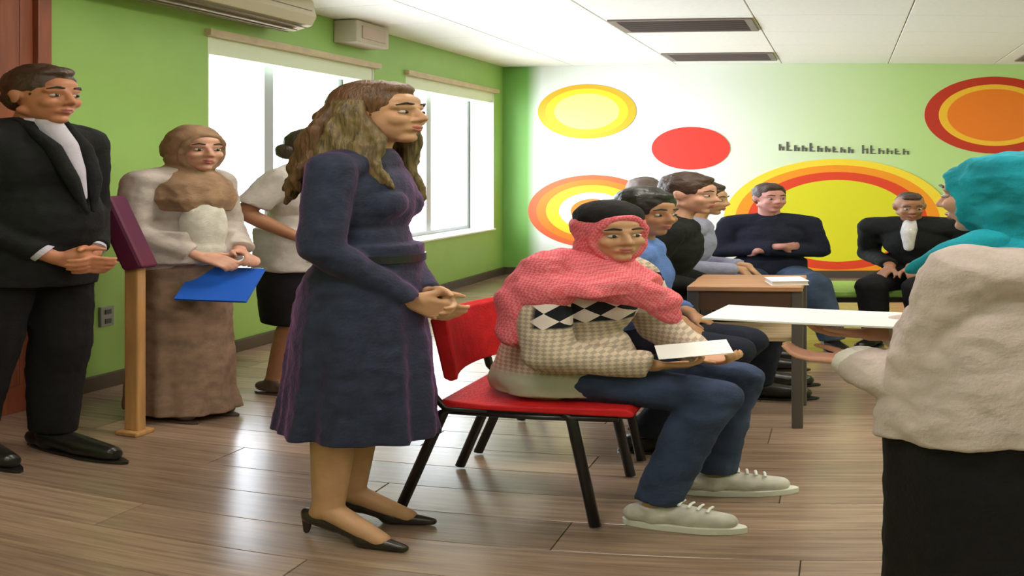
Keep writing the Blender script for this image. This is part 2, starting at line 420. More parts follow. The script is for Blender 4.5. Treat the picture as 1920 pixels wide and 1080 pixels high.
def add_head(b, c, R, s, ears=True):
    def P(x, y, z): return c + R @ V(x*s, y*s, z*s)
    def E(p, r): b.ell(P(*p), tuple(q*s for q in r), R, n=20, m=11)
    def C(p, r0, q, r1): b.cone(P(*p), r0*s, P(*q), r1*s, n=12)
    E((-0.014, 0, 0.034), (0.098, 0.077, 0.096))           # cranium
    E((0.028, 0, -0.030), (0.066, 0.061, 0.084))           # face
    E((0.066, 0, 0.048), (0.026, 0.046, 0.030))            # forehead
    E((0.062, 0, -0.097), (0.026, 0.026, 0.020))           # chin
    for y in (-1, 1):
        C((0.055, 0, -0.098), 0.019, (-0.004, y*0.055, -0.058), 0.018)   # jaw line
        E((0.064, y*0.036, -0.026), (0.026, 0.024, 0.026))               # cheek
        C((0.088, y*0.012, 0.024), 0.011, (0.070, y*0.045, 0.024), 0.011)  # brow ridge
        E((0.098, y*0.013, -0.030), (0.010, 0.009, 0.008))               # nostril
        if ears:
            E((-0.006, y*0.079, -0.004), (0.018, 0.007, 0.030)); E((-0.012, y*0.085, 0.010), (0.015, 0.006, 0.018))
    C((0.089, 0, 0.014), 0.009, (0.112, 0, -0.025), 0.012)              # nose
    C((0.084, -0.018, -0.062), 0.010, (0.084, 0.018, -0.062), 0.010)    # mouth
    E((0.086, 0, -0.058), (0.016, 0.016, 0.012))

def face_parts(root, c, R, s, hairm, iris=True, lipm=None):
    def P(x, y, z): return c + R @ V(x*s, y*s, z*s)
    for y in (-1, 1):
        e = MB().ell((0, 0, 0), (0.0115*s, 0.0145*s, 0.0072*s), None, n=14, m=8).build('eye', mat('eye_white', (0.50, 0.45, 0.42), rough=0.25), root, smooth=True)
        e.location = P(0.0805, y*0.031, 0.003); e.rotation_euler = R.to_euler()
        if iris:
            i = MB().ell((0.0075*s, 0, 0), (0.0052*s, 0.0068*s, 0.0068*s), None, n=12, m=8).build('iris', mat('iris_dark', (0.02, 0.012, 0.008), rough=0.15), e, smooth=True)
        MB().chain([P(0.0965, y*0.016, 0.034), P(0.0915, y*0.033, 0.038), P(0.077, y*0.051, 0.030)], [0.0036*s, 0.0040*s, 0.0022*s]).build('eyebrow', hairm, root, smooth=True)
    lm = lipm or mat('lip_rose', (0.42, 0.13, 0.11), rough=0.4)
    m = MB().chain([P(0.080, -0.025, -0.0575), P(0.0965, -0.006, -0.0570), P(0.0965, 0.006, -0.0570), P(0.080, 0.025, -0.0575)], [0.003*s, 0.0065*s, 0.0065*s, 0.003*s])
    m.chain([P(0.080, -0.024, -0.0585), P(0.0955, 0, -0.0685), P(0.080, 0.024, -0.0585)], [0.003*s, 0.0075*s, 0.003*s])
    m.build('lips', lm, root, smooth=True)

def add_hand(b, w, d, n, side, curl=25, s=1.0, spread=0.0, thumb=0.6):
    """wrist w, pointing d, palm facing n; side +1: thumb on d x n, -1 on the other edge"""
    d = Vector(d).normalized(); n = Vector(n); n = (n - d*n.dot(d)).normalized(); t = d.cross(n).normalized()*side
    w = Vector(w)
    for k in (-1.5, -0.5, 0.5, 1.5):
        b.cone(w + t*k*0.009*s, 0.015*s, w + d*0.082*s + t*k*0.0195*s, 0.0118*s, n=10)
    b.cone(w + d*0.03*s + t*0.012*s, 0.018*s, w + d*0.06*s, 0.012*s, n=10)
    for k, L in ((1.5, 0.070), (0.5, 0.078), (-0.5, 0.072), (-1.5, 0.057)):
        p = w + d*0.084*s + t*k*0.0195*s; a = 0; f = (1, 0)
        seg = (0.46, 0.30, 0.26); r = (0.0103, 0.0093, 0.0084, 0.0070)
        dirn = (d + t*k*spread).normalized()
        for j in range(3):
            a += math.radians(curl)*(0.8 if j == 0 else 1.15)
            q = p + (dirn*math.cos(a) + n*math.sin(a))*L*seg[j]*s
            b.cone(p, r[j]*s, q, r[j+1]*s, n=10); p = q
    p = w + d*0.022*s + t*0.020*s + n*0.006*s
    q = p + (d*0.55 + t*0.75 + n*0.25*thumb).normalized()*0.040*s
    q2 = q + (d*0.85 + t*0.30 + n*0.35*thumb).normalized()*0.032*s
    q3 = q2 + (d*0.95 + t*0.05 + n*0.35*thumb).normalized()*0.024*s
    b.cone(p, 0.016*s, q, 0.0118*s, n=10); b.cone(q, 0.0118*s, q2, 0.0100*s, n=10); b.cone(q2, 0.0100*s, q3, 0.0080*s, n=10)

def torso(b, J, g, male=False, upto=1.0):
    """pelvis to shoulders as overlapping ellipsoids along the spine, g thicker than the body"""
    k = J['k']
    pel, ch, nk = J['pelvis'], J['chest'], J['neck']
    sl, sr = J['sh'][0], J['sh'][1]
    up = (nk - pel).normalized(); lat = (sl - sr).normalized(); fr = lat.cross(up).normalized(); lat = up.cross(fr)
    R = Matrix((fr, lat, up)).transposed()
    hl = (J['hip'][0] - J['hip'][1]).normalized(); hf = hl.cross(V(0,0,1)).normalized()
    Rp = Matrix((hf, hl, V(0,0,1))).transposed()
    hw = (J['hip'][0] - J['hip'][1]).length
    d = J.get('depth', 1.0)
    b.ell(pel, (0.105*k*d+g, hw*0.5+0.075*k+g, 0.12*k+g), Rp, n=24, m=12)
    mid = pel.lerp(ch, 0.5)
    b.ell(mid, (0.095*k*d+g, (0.130 if male else 0.115)*k+g, 0.15*k+g), R, n=24, m=12)
    b.ell(ch, (0.108*k*d+g, (0.158 if male else 0.140)*k+g, 0.165*k+g), R, n=24, m=12)
    if not male and J.get('bust', 1):
        for y in (-1, 1): b.ell(ch + fr*0.058*k*d - up*0.015*k + lat*y*0.055*k, (0.052*k+g, 0.056*k+g, 0.06*k+g), R)
    sh_r = 0.050*k*J.get('armk', 1.0)
    b.cone(sl.lerp(sr, 0.06), sh_r+g, ch.lerp(nk, 0.72), 0.075*k+g); b.cone(sr.lerp(sl, 0.06), sh_r+g, ch.lerp(nk, 0.72), 0.075*k+g)
    b.cone(ch, 0.10*k+g, ch.lerp(nk, 0.75), 0.07*k+g)
def arm(b, J, i, g, upto=1.0, loose=1.0, flat=True):
    """shoulder to wrist; upto < 1 ends the sleeve on the way down"""
    k = J['k']*J.get('armk', 1.0); s, e, w = J['sh'][i], J['el'][i], J['wr'][i]
    r0, r1, r2 = (0.050*k+g), (0.039*k+g*loose), (0.027*k+g*loose)
    rm = 0.043*k + g*loose
    b.cone(s, r0, e, r1)
    if upto >= 1.0: b.cone(e, r1, e.lerp(w, 0.3), rm*0.97); b.cone(e.lerp(w, 0.3), rm*0.97, w, r2, True, not flat)
    elif upto > 0: q = e.lerp(w, upto); b.cone(e, r1, q, r1 + (r2-r1)*upto, True, False)
def leg(b, J, i, g, upto=1.0, loose=1.0, flat=True):
    k = J['k']; h, kn, an = J['hip'][i], J['kn'][i], J['an'][i]
    r0, r1, rc, r2 = 0.083*k+g, 0.055*k+g*loose, 0.052*k+g*loose, 0.036*k+g*loose*1.1
    b.cone(h, r0, kn, r1); c = kn.lerp(an, 0.3)
    back = V(-0.012*k, 0, 0)
    b.cone(kn, r1, c+back, rc); b.cone(c+back, rc, an, r2, True, not flat)
def body(root, J, skinm, voxel=0.006, hands=None, ears=True, male=False):
    """hands: per arm (dir, palm normal, thumb side, curl)"""
    b = MB()
    torso(b, J, 0.0, male)
    for i in (0, 1):
        arm(b, J, i, 0.0, flat=False); leg(b, J, i, 0.0, flat=False)
        an, to = J['an'][i], J['to'][i]; k = J['k']
        b.cone(an, 0.036*k, an + V(-0.015*k, 0, -0.035*k), 0.030*k); b.cone(an + V(0, 0, -0.02*k), 0.035*k, to, 0.026*k)
        if hands and hands[i]:
            h = hands[i]; add_hand(b, J['wr'][i], h[0], h[1], h[2], h[3], s=J.get('hand', 1.0)*k)
    c = J['head']; R = J['R']; s = J['hs']
    b.cone(J['neck'] - V(0,0,0.03), 0.056*J['k'], c + R @ V(-0.02*s, 0, -0.05*s), 0.050*J['k'])
    add_head(b, c, R, s, ears)
    return b.blob('body', skinm, root, voxel=voxel, smooth=3)

def stand(Ht, heel=0.0, shw=0.17, hipw=0.085, lean=0.0, depth=1.0, child=1.0):
    """joints of a standing figure of bare height Ht"""
    z = lambda q: q*Ht + heel
    k = Ht/1.70
    J = dict(k=k, depth=depth, hs=0.132*Ht/0.249*child, head=V(lean*0.06+0.02, 0, z(0.928)), neck=V(lean*0.04, 0, z(0.845)), chest=V(lean*0.03, 0, z(0.735)), pelvis=V(0, 0, z(0.535)))
    J['sh'] = [V(lean*0.03, s*shw, z(0.808)) for s in (1, -1)]
    J['hip'] = [V(0, s*hipw, z(0.515)) for s in (1, -1)]
    J['kn'] = [V(0.02, s*hipw*0.95, z(0.285)) for s in (1, -1)]
    J['an'] = [V(-0.03, s*hipw*0.9, z(0.045)) for s in (1, -1)]
    J['to'] = [V(0.10*k, s*hipw*1.0, 0.028+heel*0.25) for s in (1, -1)]
    J['el'] = [V(-0.02, s*(shw+0.035), z(0.625)) for s in (1, -1)]
    J['wr'] = [V(0.05, s*(shw+0.03), z(0.475)) for s in (1, -1)]
    J['R'] = headframe(0)
    return J

def seated(k=1.0, seat=0.45, shw=0.175, lean=0.05, hs=None, depth=1.0, child=1.0):
    """joints of a seated figure: pelvis over the origin, sole on the floor; k scales an adult of 1.72 m"""
    z0 = seat + 0.10*k
    up = 0.80*k - 0.02
    J = dict(k=k*0.98, depth=depth, hs=(hs or 0.92*k)*child)
    J['pelvis'] = V(0, 0, z0)
    J['chest'] = V(lean*0.7, 0, z0 + 0.30*k)
    J['neck'] = V(lean, 0, z0 + 0.475*k)
    J['head'] = V(lean*1.25+0.025, 0, z0 + 0.635*k)
    J['sh'] = [V(lean, s*shw*k, z0 + 0.425*k) for s in (1, -1)]
    J['hip'] = [V(0.03, s*0.09*k, z0 - 0.01) for s in (1, -1)]
    J['kn'] = [V(0.43*k, s*0.11*k, seat + 0.055*k) for s in (1, -1)]
    J['an'] = [V(0.38*k, s*0.11*k, 0.085) for s in (1, -1)]
    J['to'] = [V(0.38*k + 0.13*k, s*0.12*k, 0.035) for s in (1, -1)]
    J['el'] = [V(lean*0.4 - 0.02, s*(shw+0.055)*k, z0 + 0.165*k) for s in (1, -1)]
    J['wr'] = [V(0.20*k, s*0.10*k, z0 + 0.10*k) for s in (1, -1)]
    J['R'] = headframe(0)
    return J

def shoe(root, J, i, m, solem=None, heel=0.0, size=1.0, sneaker=False):
    """closed shoe around ankle and toe"""
    an, to = J['an'][i], J['to'][i]; k = J['k']*size
    f = V(to.x-an.x, to.y-an.y, 0).normalized(); l = V(-f.y, f.x, 0)
    o = V(an.x, an.y, 0)
    L = (V(to.x, to.y, 0) - o).dot(f)
    if heel > 0:   # court shoe on a slim heel
        b = MB()
        hz = an.z - 0.055*k
        b.cone(o - f*0.035*k + V(0,0,hz), 0.030*k, o + f*0.03*k + V(0,0,hz*0.72), 0.026*k)
        b.cone(o + f*0.02*k + V(0,0,hz*0.8), 0.024*k, o + f*(L-0.02) + V(0,0,0.026), 0.026*k)
        b.cone(o + f*(L-0.03) + V(0,0,0.024), 0.031*k, o + f*(L+0.055*k) + V(0,0,0.014), 0.014*k)
        b.cone(o - f*0.052*k + V(0,0,hz+0.01), 0.016*k, o - f*0.056*k + V(0,0,0.008), 0.007*k, True, False)
        return b.blob('shoe', m, root, voxel=0.004, smooth=2)
    b = MB()
    b.cone(o - f*0.045*k + V(0,0,0.045), 0.037*k, o + f*0.02*k + V(0,0,0.055), 0.040*k)
    b.cone(an + V(0,0,-0.01), 0.043*k, o + V(0,0,0.04), 0.043*k, False)
    b.cone(o + f*0.02*k + V(0,0,0.055), 0.042*k, o + f*(L*0.7) + V(0,0,0.040), 0.040*k)
    b.cone(o + f*(L*0.6) + V(0,0,0.040), 0.042*k, o + f*(L+0.02*k) + V(0,0,0.036), 0.032*k)
    sh = b.blob('shoe', m, root, voxel=0.005, smooth=2)
    n = 20; rs = []
    for z in (0.0, 0.022 if sneaker else 0.012):
        r = []
        for q in range(n):
            a = 2*math.pi*q/n; x = math.cos(a); y = math.sin(a)
            wd = 0.046 if x > 0 else 0.040
            r.append(o + f*((L+0.015*k)/2 + ((L+0.015*k)/2 + 0.072*k)*x - 0.012) + l*y*wd*k*(1 - 0.12*abs(x)**3) + V(0,0,z))
        rs.append(r)
    MB().rings(rs).build('sole', solem or m, sh, bevel=0.002)
    if sneaker:
        lc = MB()
        for q in range(4):
            c = o + f*(L*0.42 + q*0.022*k) + V(0,0,0.093-0.006*q)
            lc.tube([c - l*0.022, c + V(0,0,0.004), c + l*0.022], 0.0035)
        lc.build('lace', mat('lace_white', (0.75, 0.75, 0.72)), sh)
    return sh

def short_hair(root, J, m, back=0.0, thick=0.012, voxel=0.006):
    c, R, s = J['head'], J['R'], J['hs']
    def P(x, y, z): return c + R @ V(x*s, y*s, z*s)
    b = MB()
    b.ell(P(-0.024-back, 0, 0.050), ((0.094+thick)*s, (0.076+thick)*s, (0.088+thick)*s), R, n=22, m=12)
    b.ell(P(-0.055, 0, -0.005), (0.062*s, (0.064+thick)*s, 0.066*s), R)
    b.ell(P(0.035-back, 0, 0.100), (0.045*s, 0.055*s, 0.030*s), R)
    return b.blob('hair', m, root, voxel=voxel, smooth=2, fold=0.012, fsize=0.03)

def hijab(root, J, m, voxel=0.007, drape=True, fold=0.014, bun=0.0):
    """scarf round head and neck, face left free"""
    c, R, s = J['head'], J['R'], J['hs']; k = J['k']
    def P(x, y, z): return c + R @ V(x*s, y*s, z*s)
    b = MB()
    b.ell(P(-0.030, 0, 0.028), (0.110*s, 0.096*s, 0.117*s), R, n=26, m=14)
    b.ell(P(-0.030, 0, -0.060), (0.092*s, 0.090*s, 0.085*s), R, n=22, m=12)
    if bun: b.ell(P(-0.11, 0, 0.0), (0.075*s, 0.085*s, 0.085*s), R)
    n = 22; rim = []
    for q in range(n + 1):            # rolled edge round the face
        a = 2*math.pi*q/n
        rim.append(P(0.034 + 0.036*max(0, math.cos(a)) + 0.008*max(0, -math.cos(a)), 0.070*math.sin(a), -0.014 + 0.100*math.cos(a)))
    b.chain(rim, [0.013*s]*len(rim), n=8)
    b.cone(P(-0.035, 0, -0.10), 0.076*s, J['neck'] + V(0.0, 0, 0.0), 0.080*k)
    if drape:
        nk = J['neck']
        b.loft([(nk + V(0,0,0.045*k), 0.070*k, 0.075*k), (nk + V(0.005,0,0.0), 0.105*k, 0.12*k), (nk + V(0.015,0,-0.06*k), 0.125*k, 0.165*k), (nk + V(0.02,0,-0.15*k), 0.140*k, 0.17*k), (nk + V(0.03,0,-0.22*k), 0.12*k, 0.13*k)], n=28, mod=lambda a, t: 1 + 0.05*math.sin(9*a + 3*t)*t)
    return b.blob('headscarf', m, root, voxel=voxel, smooth=2, fold=fold, fsize=0.05)

# ------------------------------------------------------------------ the standing woman in the navy dress
HAIRD = mat('dark_hair', (0.035, 0.020, 0.012), rough=0.45, noise=0.4, nscale=14, stretch=(6, 6, 1), bump=0.5, bscale=25)
HAIRB = mat('black_hair', (0.012, 0.010, 0.009), rough=0.4, noise=0.3, nscale=20, bump=0.4, bscale=60)
SK_A = skin('skin_warm', (0.56, 0.31, 0.18)); SK_B = skin('skin_tan', (0.44, 0.22, 0.12)); SK_C = skin('skin_rosy', (0.62, 0.33, 0.24)); SK_D = skin('skin_brown', (0.33, 0.15, 0.08))

def person(px, d, rz, label, group=None):
    t = (px - PX0) / FX
    return empty('person', (d*math.sin(t), d*math.cos(t), 0), math.radians(rz), label=label, cat='person', group=group)

r = person(676, 2.52, 0, 'woman in a belted navy dress with long wavy brown hair, standing beside the red chair')
J = stand(1.575, heel=0.062, shw=0.145, hipw=0.075); J['armk'] = 0.84; J['hs'] *= 1.07
J['R'] = headframe(-16, -2); J['head'] = V(0.045, 0, 1.522); J['neck'] = V(0.005, 0, 1.395)
J['el'] = [V(-0.015, 0.175, 1.055), V(-0.012, -0.172, 1.055)]
J['wr'] = [V(0.120, 0.030, 0.885), V(0.112, -0.050, 0.872)]
J['kn'] = [V(-0.01, 0.07, 0.51), V(-0.01, -0.065, 0.51)]
J['an'] = [V(-0.055, 0.085, 0.125), V(-0.045, -0.055, 0.125)]
J['to'] = [V(0.060, 0.10, 0.03), V(0.068, -0.075, 0.03)]
body(r, J, SK_A, voxel=0.005, hands=[(V(0.75, -0.45, -0.55), V(0, -1, -0.3), -1, 28), (V(0.80, 0.35, -0.55), V(0, 1, 0), 1, 24)])
face_parts(r, J['head'], J['R'], J['hs'], HAIRD)
NAVY = fabric('navy_dress', (0.024, 0.032, 0.065), sheen=(0.5, (0.55, 0.22, 0.55)), noise=0.25, rough=0.7)
b = MB(); torso(b, J, 0.014)
for i in (0, 1): arm(b, J, i, 0.013, loose=1.3)
b.loft([(V(0.02, 0, 1.06), 0.105, 0.125), (V(0.02, 0, 0.985), 0.102, 0.122)], n=40)
rng = random.Random(3); ph = [rng.uniform(0, 6.28) for _ in range(3)]
def pleat(a, t): return 1 + t*(0.055*math.sin(9*a + ph[0]) + 0.04*math.sin(14*a + ph[1] + t) + 0.02*math.sin(23*a + ph[2]))
b.loft([(V(0.015, 0, 1.0), 0.100, 0.120), (V(0.005, 0, 0.90), 0.120, 0.150), (V(0.0, 0, 0.78), 0.132, 0.160), (V(0.0, 0, 0.64), 0.143, 0.163), (V(-0.002, 0, 0.52), 0.150, 0.163), (V(-0.006, 0, 0.43), 0.158, 0.163), (V(-0.008, 0, 0.375), 0.163, 0.163)], n=96, mod=pleat)
b.blob('dress', NAVY, r, voxel=0.0065, smooth=3, fold=0.010, fsize=0.06)
bl = MB().loft([(V(0.014, 0, 0.998), 0.114, 0.137), (V(0.014, 0, 1.024), 0.114, 0.137)], n=48).build('belt', mat('belt_black', (0.012, 0.012, 0.018), rough=0.35), r)
MB().box((-0.055, -0.141, 1.000), (-0.022, -0.122, 1.022)).build('buckle', mat('pale_metal', (0.7, 0.68, 0.66), rough=0.3, metal=0.6), bl, bevel=0.002)
for i in (0, 1): shoe(r, J, i, mat('shoe_dark', (0.025, 0.018, 0.016), rough=0.3), heel=0.06)
# hair: cap and wavy locks
hc, hR, hs = J['head'], J['R'], J['hs']
def HP(x, y, z): return hc + hR @ V(x*hs, y*hs, z*hs)
b = MB()
b.ell(HP(-0.030, 0, 0.048), (0.108*hs, 0.092*hs, 0.098*hs), hR, n=24, m=13)
b.ell(HP(0.022, 0.0, 0.098), (0.055*hs, 0.064*hs, 0.034*hs), hR)
b.ell(HP(-0.060, 0, -0.040), (0.075*hs, 0.090*hs, 0.095*hs), hR)
rng = random.Random(11)
def lock(a0, length, rr, out, xoff):
    p = HP(-0.03 + 0.080*math.cos(a0), 0.085*math.sin(a0), 0.045); pts = [p]; w = rng.uniform(0, 6.28)
    n = 9
    for q in range(1, n+1):
        f = q/n
        sw = 0.010*math.sin(w + q*1.25)
        pts.append(V(p.x + xoff*f + sw + (math.cos(a0)*out)*math.sin(f*1.6), p.y + math.sin(a0)*out*math.sin(f*1.6) + sw*0.6, p.z - length*f))
    b.chain(pts, [rr*(0.9 + 0.35*math.sin(3.1*q/n)) * (1 - 0.55*(q/n)**3) for q in range(n+1)], n=8)
for q in range(13): lock(math.radians(118 + q*10.5), rng.uniform(0.30, 0.36), 0.019, 0.045, -0.045)
lk = b.blob('hair', mat('auburn_hair', (0.13, 0.058, 0.026), rough=0.42, nscale=16, noise=0.45, stretch=(8, 8, 1.2), bump=0.6, bscale=22), r, voxel=0.0055, smooth=2, fold=0.008, fsize=0.02)
b = MB()
for s in (-1, 1):
    for q in range(6): lock(math.radians(s*(66 + q*9)), rng.uniform(0.30, 0.40), 0.017, 0.022 + 0.004*q, (0.052 if s < 0 else 0.015) - 0.010*q)
b.blob('front_hair', mat('olive_brown_hair', (0.16, 0.105, 0.045), rough=0.42, nscale=16, noise=0.6, stretch=(8, 8, 1.2), bump=0.6, bscale=22), r, voxel=0.0055, smooth=2, fold=0.008, fsize=0.02, label='lighter wavy strands falling over the shoulders')

# ------------------------------------------------------------------ the man in the dark suit
r = person(50, 3.22, -12, 'man in a dark suit standing with folded hands beside the lectern')
J = stand(1.775, heel=0.022, shw=0.195, hipw=0.09, depth=1.25); J['bust'] = 0
J['hs'] *= 1.12; J['R'] = headframe(-4, 3); J['head'] = V(0.062, 0, 1.655); J['neck'] = V(0.01, 0, 1.52)
J['el'] = [V(-0.03, 0.245, 1.13), V(-0.03, -0.245, 1.13)]
J['wr'] = [V(0.185, 0.045, 0.945), V(0.175, -0.065, 0.935)]
J['an'] = [V(0.0, 0.09, 0.09), V(-0.10, -0.10, 0.09)]; J['to'] = [V(0.17, 0.10, 0.035), V(0.06, -0.13, 0.035)]
J['kn'] = [V(0.03, 0.09, 0.52), V(-0.03, -0.095, 0.52)]
body(r, J, skin('skin_ruddy', (0.50, 0.20, 0.11)), voxel=0.006, male=True, hands=[(V(0.6, -0.6, -0.3), V(-0.2, -1, -0.2), -1, 30), (V(0.8, 0.45, -0.25), V(-0.2, 1, 0), 1, 28)])
face_parts(r, J['head'], J['R'], J['hs'], HAIRD)
short_hair(r, J, mat('brown_hair', (0.055, 0.026, 0.016), rough=0.5, noise=0.3, nscale=30, bump=0.4, bscale=80), thick=0.010)
SUIT = fabric('dark_suit', (0.010, 0.0105, 0.0115), noise=0.2)
b = MB(); torso(b, J, 0.030, True)
for i in (0, 1): arm(b, J, i, 0.020, upto=0.86)
b.ell(V(0.055, 0, 1.10), (0.165, 0.175, 0.20))
b.loft([(V(0.02, 0, 1.05), 0.175, 0.19), (V(0.01, 0, 0.92), 0.165, 0.195), (V(0.005, 0, 0.80), 0.155, 0.190)], n=40)
jk = b.blob('jacket', SUIT, r, voxel=0.008, smooth=4, fold=0.014, fsize=0.09)
b = MB()
for i in (0, 1): leg(b, J, i, 0.024, loose=1.1)
b.ell(J['pelvis'], (0.15, 0.18, 0.14))
b.blob('trousers', fabric('dark_trousers', (0.008, 0.0075, 0.0085)), r, voxel=0.008, smooth=4, fold=0.014, fsize=0.08)
SHIRT = fabric('shirt_lavender', (0.52, 0.48, 0.58), noise=0.05)
sf = MB().chain([V(0.080, -0.005, 1.535), V(0.150, -0.01, 1.43), V(0.188, -0.012, 1.32), V(0.214, -0.012, 1.20)], [0.040, 0.036, 0.028, 0.014], squash=1.0).blob('shirt_front', SHIRT, r, voxel=0.006, smooth=2)
MB().loft([(V(0.015, 0, 1.515), 0.076, 0.080), (V(0.02, 0, 1.555), 0.068, 0.070)], n=28).build('collar', SHIRT, r, smooth=True)
for s in (-1, 1):
    MB().chain([V(0.055, s*0.075, 1.55), V(0.155, s*0.052, 1.42), V(0.205, s*0.038, 1.28), V(0.228, s*0.012, 1.14)], [0.012, 0.024, 0.022, 0.008]).blob('lapel', SUIT, jk, voxel=0.007, smooth=2)
for i in (0, 1):
    q = J['el'][i].lerp(J['wr'][i], 0.86); e = (J['wr'][i]-J['el'][i]).normalized()
    MB().cone(q - e*0.01, 0.041, q + e*0.018, 0.040, False, False, n=20).build('cuff', SHIRT, r, smooth=False)
    shoe(r, J, i, mat('shoe_black', (0.012, 0.010, 0.010), rough=0.3), size=1.05)

# ------------------------------------------------------------------ the woman in the tan headscarf
r = person(338, 3.76, -16, 'smiling woman in a tan headscarf and pale jacket holding the blue folder')
J = stand(1.535, heel=0.02, shw=0.155, hipw=0.08); J['armk'] = 0.92; J['hs'] *= 1.15
J['R'] = headframe(-22, 4); J['head'] = V(0.070, 0.0, 1.428); J['neck'] = V(0.02, 0, 1.30)
J['el'] = [V(-0.01, 0.205, 1.00), V(-0.02, -0.180, 0.99)]
J['wr'] = [V(0.17, 0.075, 0.885), V(0.150, -0.075, 0.875)]
body(r, J, SK_C, voxel=0.006, ears=False, hands=[(V(0.9, -0.35, -0.25), V(0, -0.6, -0.8), -1, 30), (V(0.9, 0.25, -0.30), V(0, 0.6, -0.8), 1, 30)])
face_parts(r, J['head'], J['R'], J['hs'], HAIRD)
hijab(r, J, fabric('tan_scarf', (0.30, 0.185, 0.115), noise=0.3, nscale=12), voxel=0.006, bun=0.05)
b = MB(); torso(b, J, 0.026)
for i in (0, 1): arm(b, J, i, 0.020, upto=0.9, loose=1.3)
b.loft([(V(0.0, 0, 1.00), 0.150, 0.185), (V(0, 0, 0.90), 0.155, 0.195), (V(0, 0, 0.83), 0.160, 0.200)], n=48, mod=lambda a, t: 1 + 0.025*math.sin(8*a))
PALEJ = fabric('pale_jacket', (0.47, 0.41, 0.38), noise=0.22, nscale=14)
b.blob('jacket', PALEJ, r, voxel=0.007, smooth=3, fold=0.016, fsize=0.07)
MB().ell(V(0.115, -0.02, 1.02), (0.062, 0.082, 0.17)).ell(V(0.10, -0.02, 0.90), (0.075, 0.085, 0.09)).blob('blouse', fabric('cream_blouse', (0.62, 0.60, 0.54), noise=0.15, nscale=25), r, voxel=0.007, smooth=2)
b = MB().loft([(V(0, 0, 0.93), 0.115, 0.145), (V(0, 0, 0.75), 0.135, 0.160), (V(0, 0, 0.45), 0.138, 0.165), (V(0, 0, 0.15), 0.145, 0.175), (V(0.01, 0, 0.035), 0.155, 0.185)], n=80, mod=lambda a, t: 1 + 0.05*t*math.sin(10*a) + 0.03*t*math.sin(17*a+1))
b.blob('skirt', fabric('brown_skirt', (0.25, 0.165, 0.115), noise=0.3, nscale=18), r, voxel=0.008, smooth=3, fold=0.012, fsize=0.09)
for i in (0, 1): shoe(r, J, i, mat('shoe_brown', (0.07, 0.045, 0.035), rough=0.4), size=1.0)

# ------------------------------------------------------------------ the woman in the white shirt and black skirt
r = person(562, 4.12, 6, 'dark haired woman in a pale grey shirt and black knee skirt by the window')
J = stand(1.53, heel=0.03, shw=0.165, hipw=0.08)
J['R'] = headframe(25, 4); J['head'] = V(0.055, 0, 1.44)
J['el'] = [V(0.0, 0.21, 1.0), V(-0.115, -0.215, 1.075)]
J['wr'] = [V(0.17, 0.06, 0.95), V(0.06, -0.15, 0.92)]
J['an'] = [V(0.01, 0.065, 0.10), V(-0.06, -0.065, 0.10)]; J['to'] = [V(0.125, 0.075, 0.03), V(0.055, -0.075, 0.03)]
body(r, J, SK_D, voxel=0.007, hands=[(V(0.8, -0.5, 0), V(0, -1, 0), -1, 25), (V(0.8, 0.5, 0.1), V(0, 1, 0), 1, 25)])
face_parts(r, J['head'], J['R'], J['hs'], HAIRD, iris=False)
short_hair(r, J, HAIRD, thick=0.018)
c_, R_, s_ = J['head'], J['R'], J['hs']
MB().ell(c_ + R_ @ V(-0.11*s_, 0, -0.02*s_), (0.045, 0.05, 0.05), R_).blob('hair_bun', HAIRD, r, voxel=0.006, fold=0.01, fsize=0.03)
b = MB(); torso(b, J, 0.024)
b.cone(J['sh'][0], 0.068, J['el'][0].lerp(J['sh'][0], 0.25), 0.062, True, False); b.cone(J['sh'][1], 0.068, J['el'][1].lerp(J['sh'][1], 0.22), 0.064, True, False)
b.loft([(V(0, 0, 0.98), 0.150, 0.170), (V(0, 0, 0.86), 0.150, 0.172), (V(0, 0, 0.73), 0.155, 0.175)], n=40, mod=lambda a, t: 1 + 0.03*math.sin(7*a))
b.blob('shirt', fabric('grey_white_shirt', (0.50, 0.46, 0.44), noise=0.1), r, voxel=0.008, smooth=3, fold=0.016, fsize=0.08)
MB().loft([(V(0, 0, 0.80), 0.13, 0.155), (V(0, 0, 0.60), 0.138, 0.160), (V(0, 0, 0.415), 0.125, 0.150)], n=48).blob('skirt', fabric('black_skirt', (0.010, 0.009, 0.011)), r, voxel=0.009, smooth=3, fold=0.01, fsize=0.08)
for i in (0, 1): shoe(r, J, i, mat('shoe_brown', (0.07, 0.045, 0.035)), size=0.95)

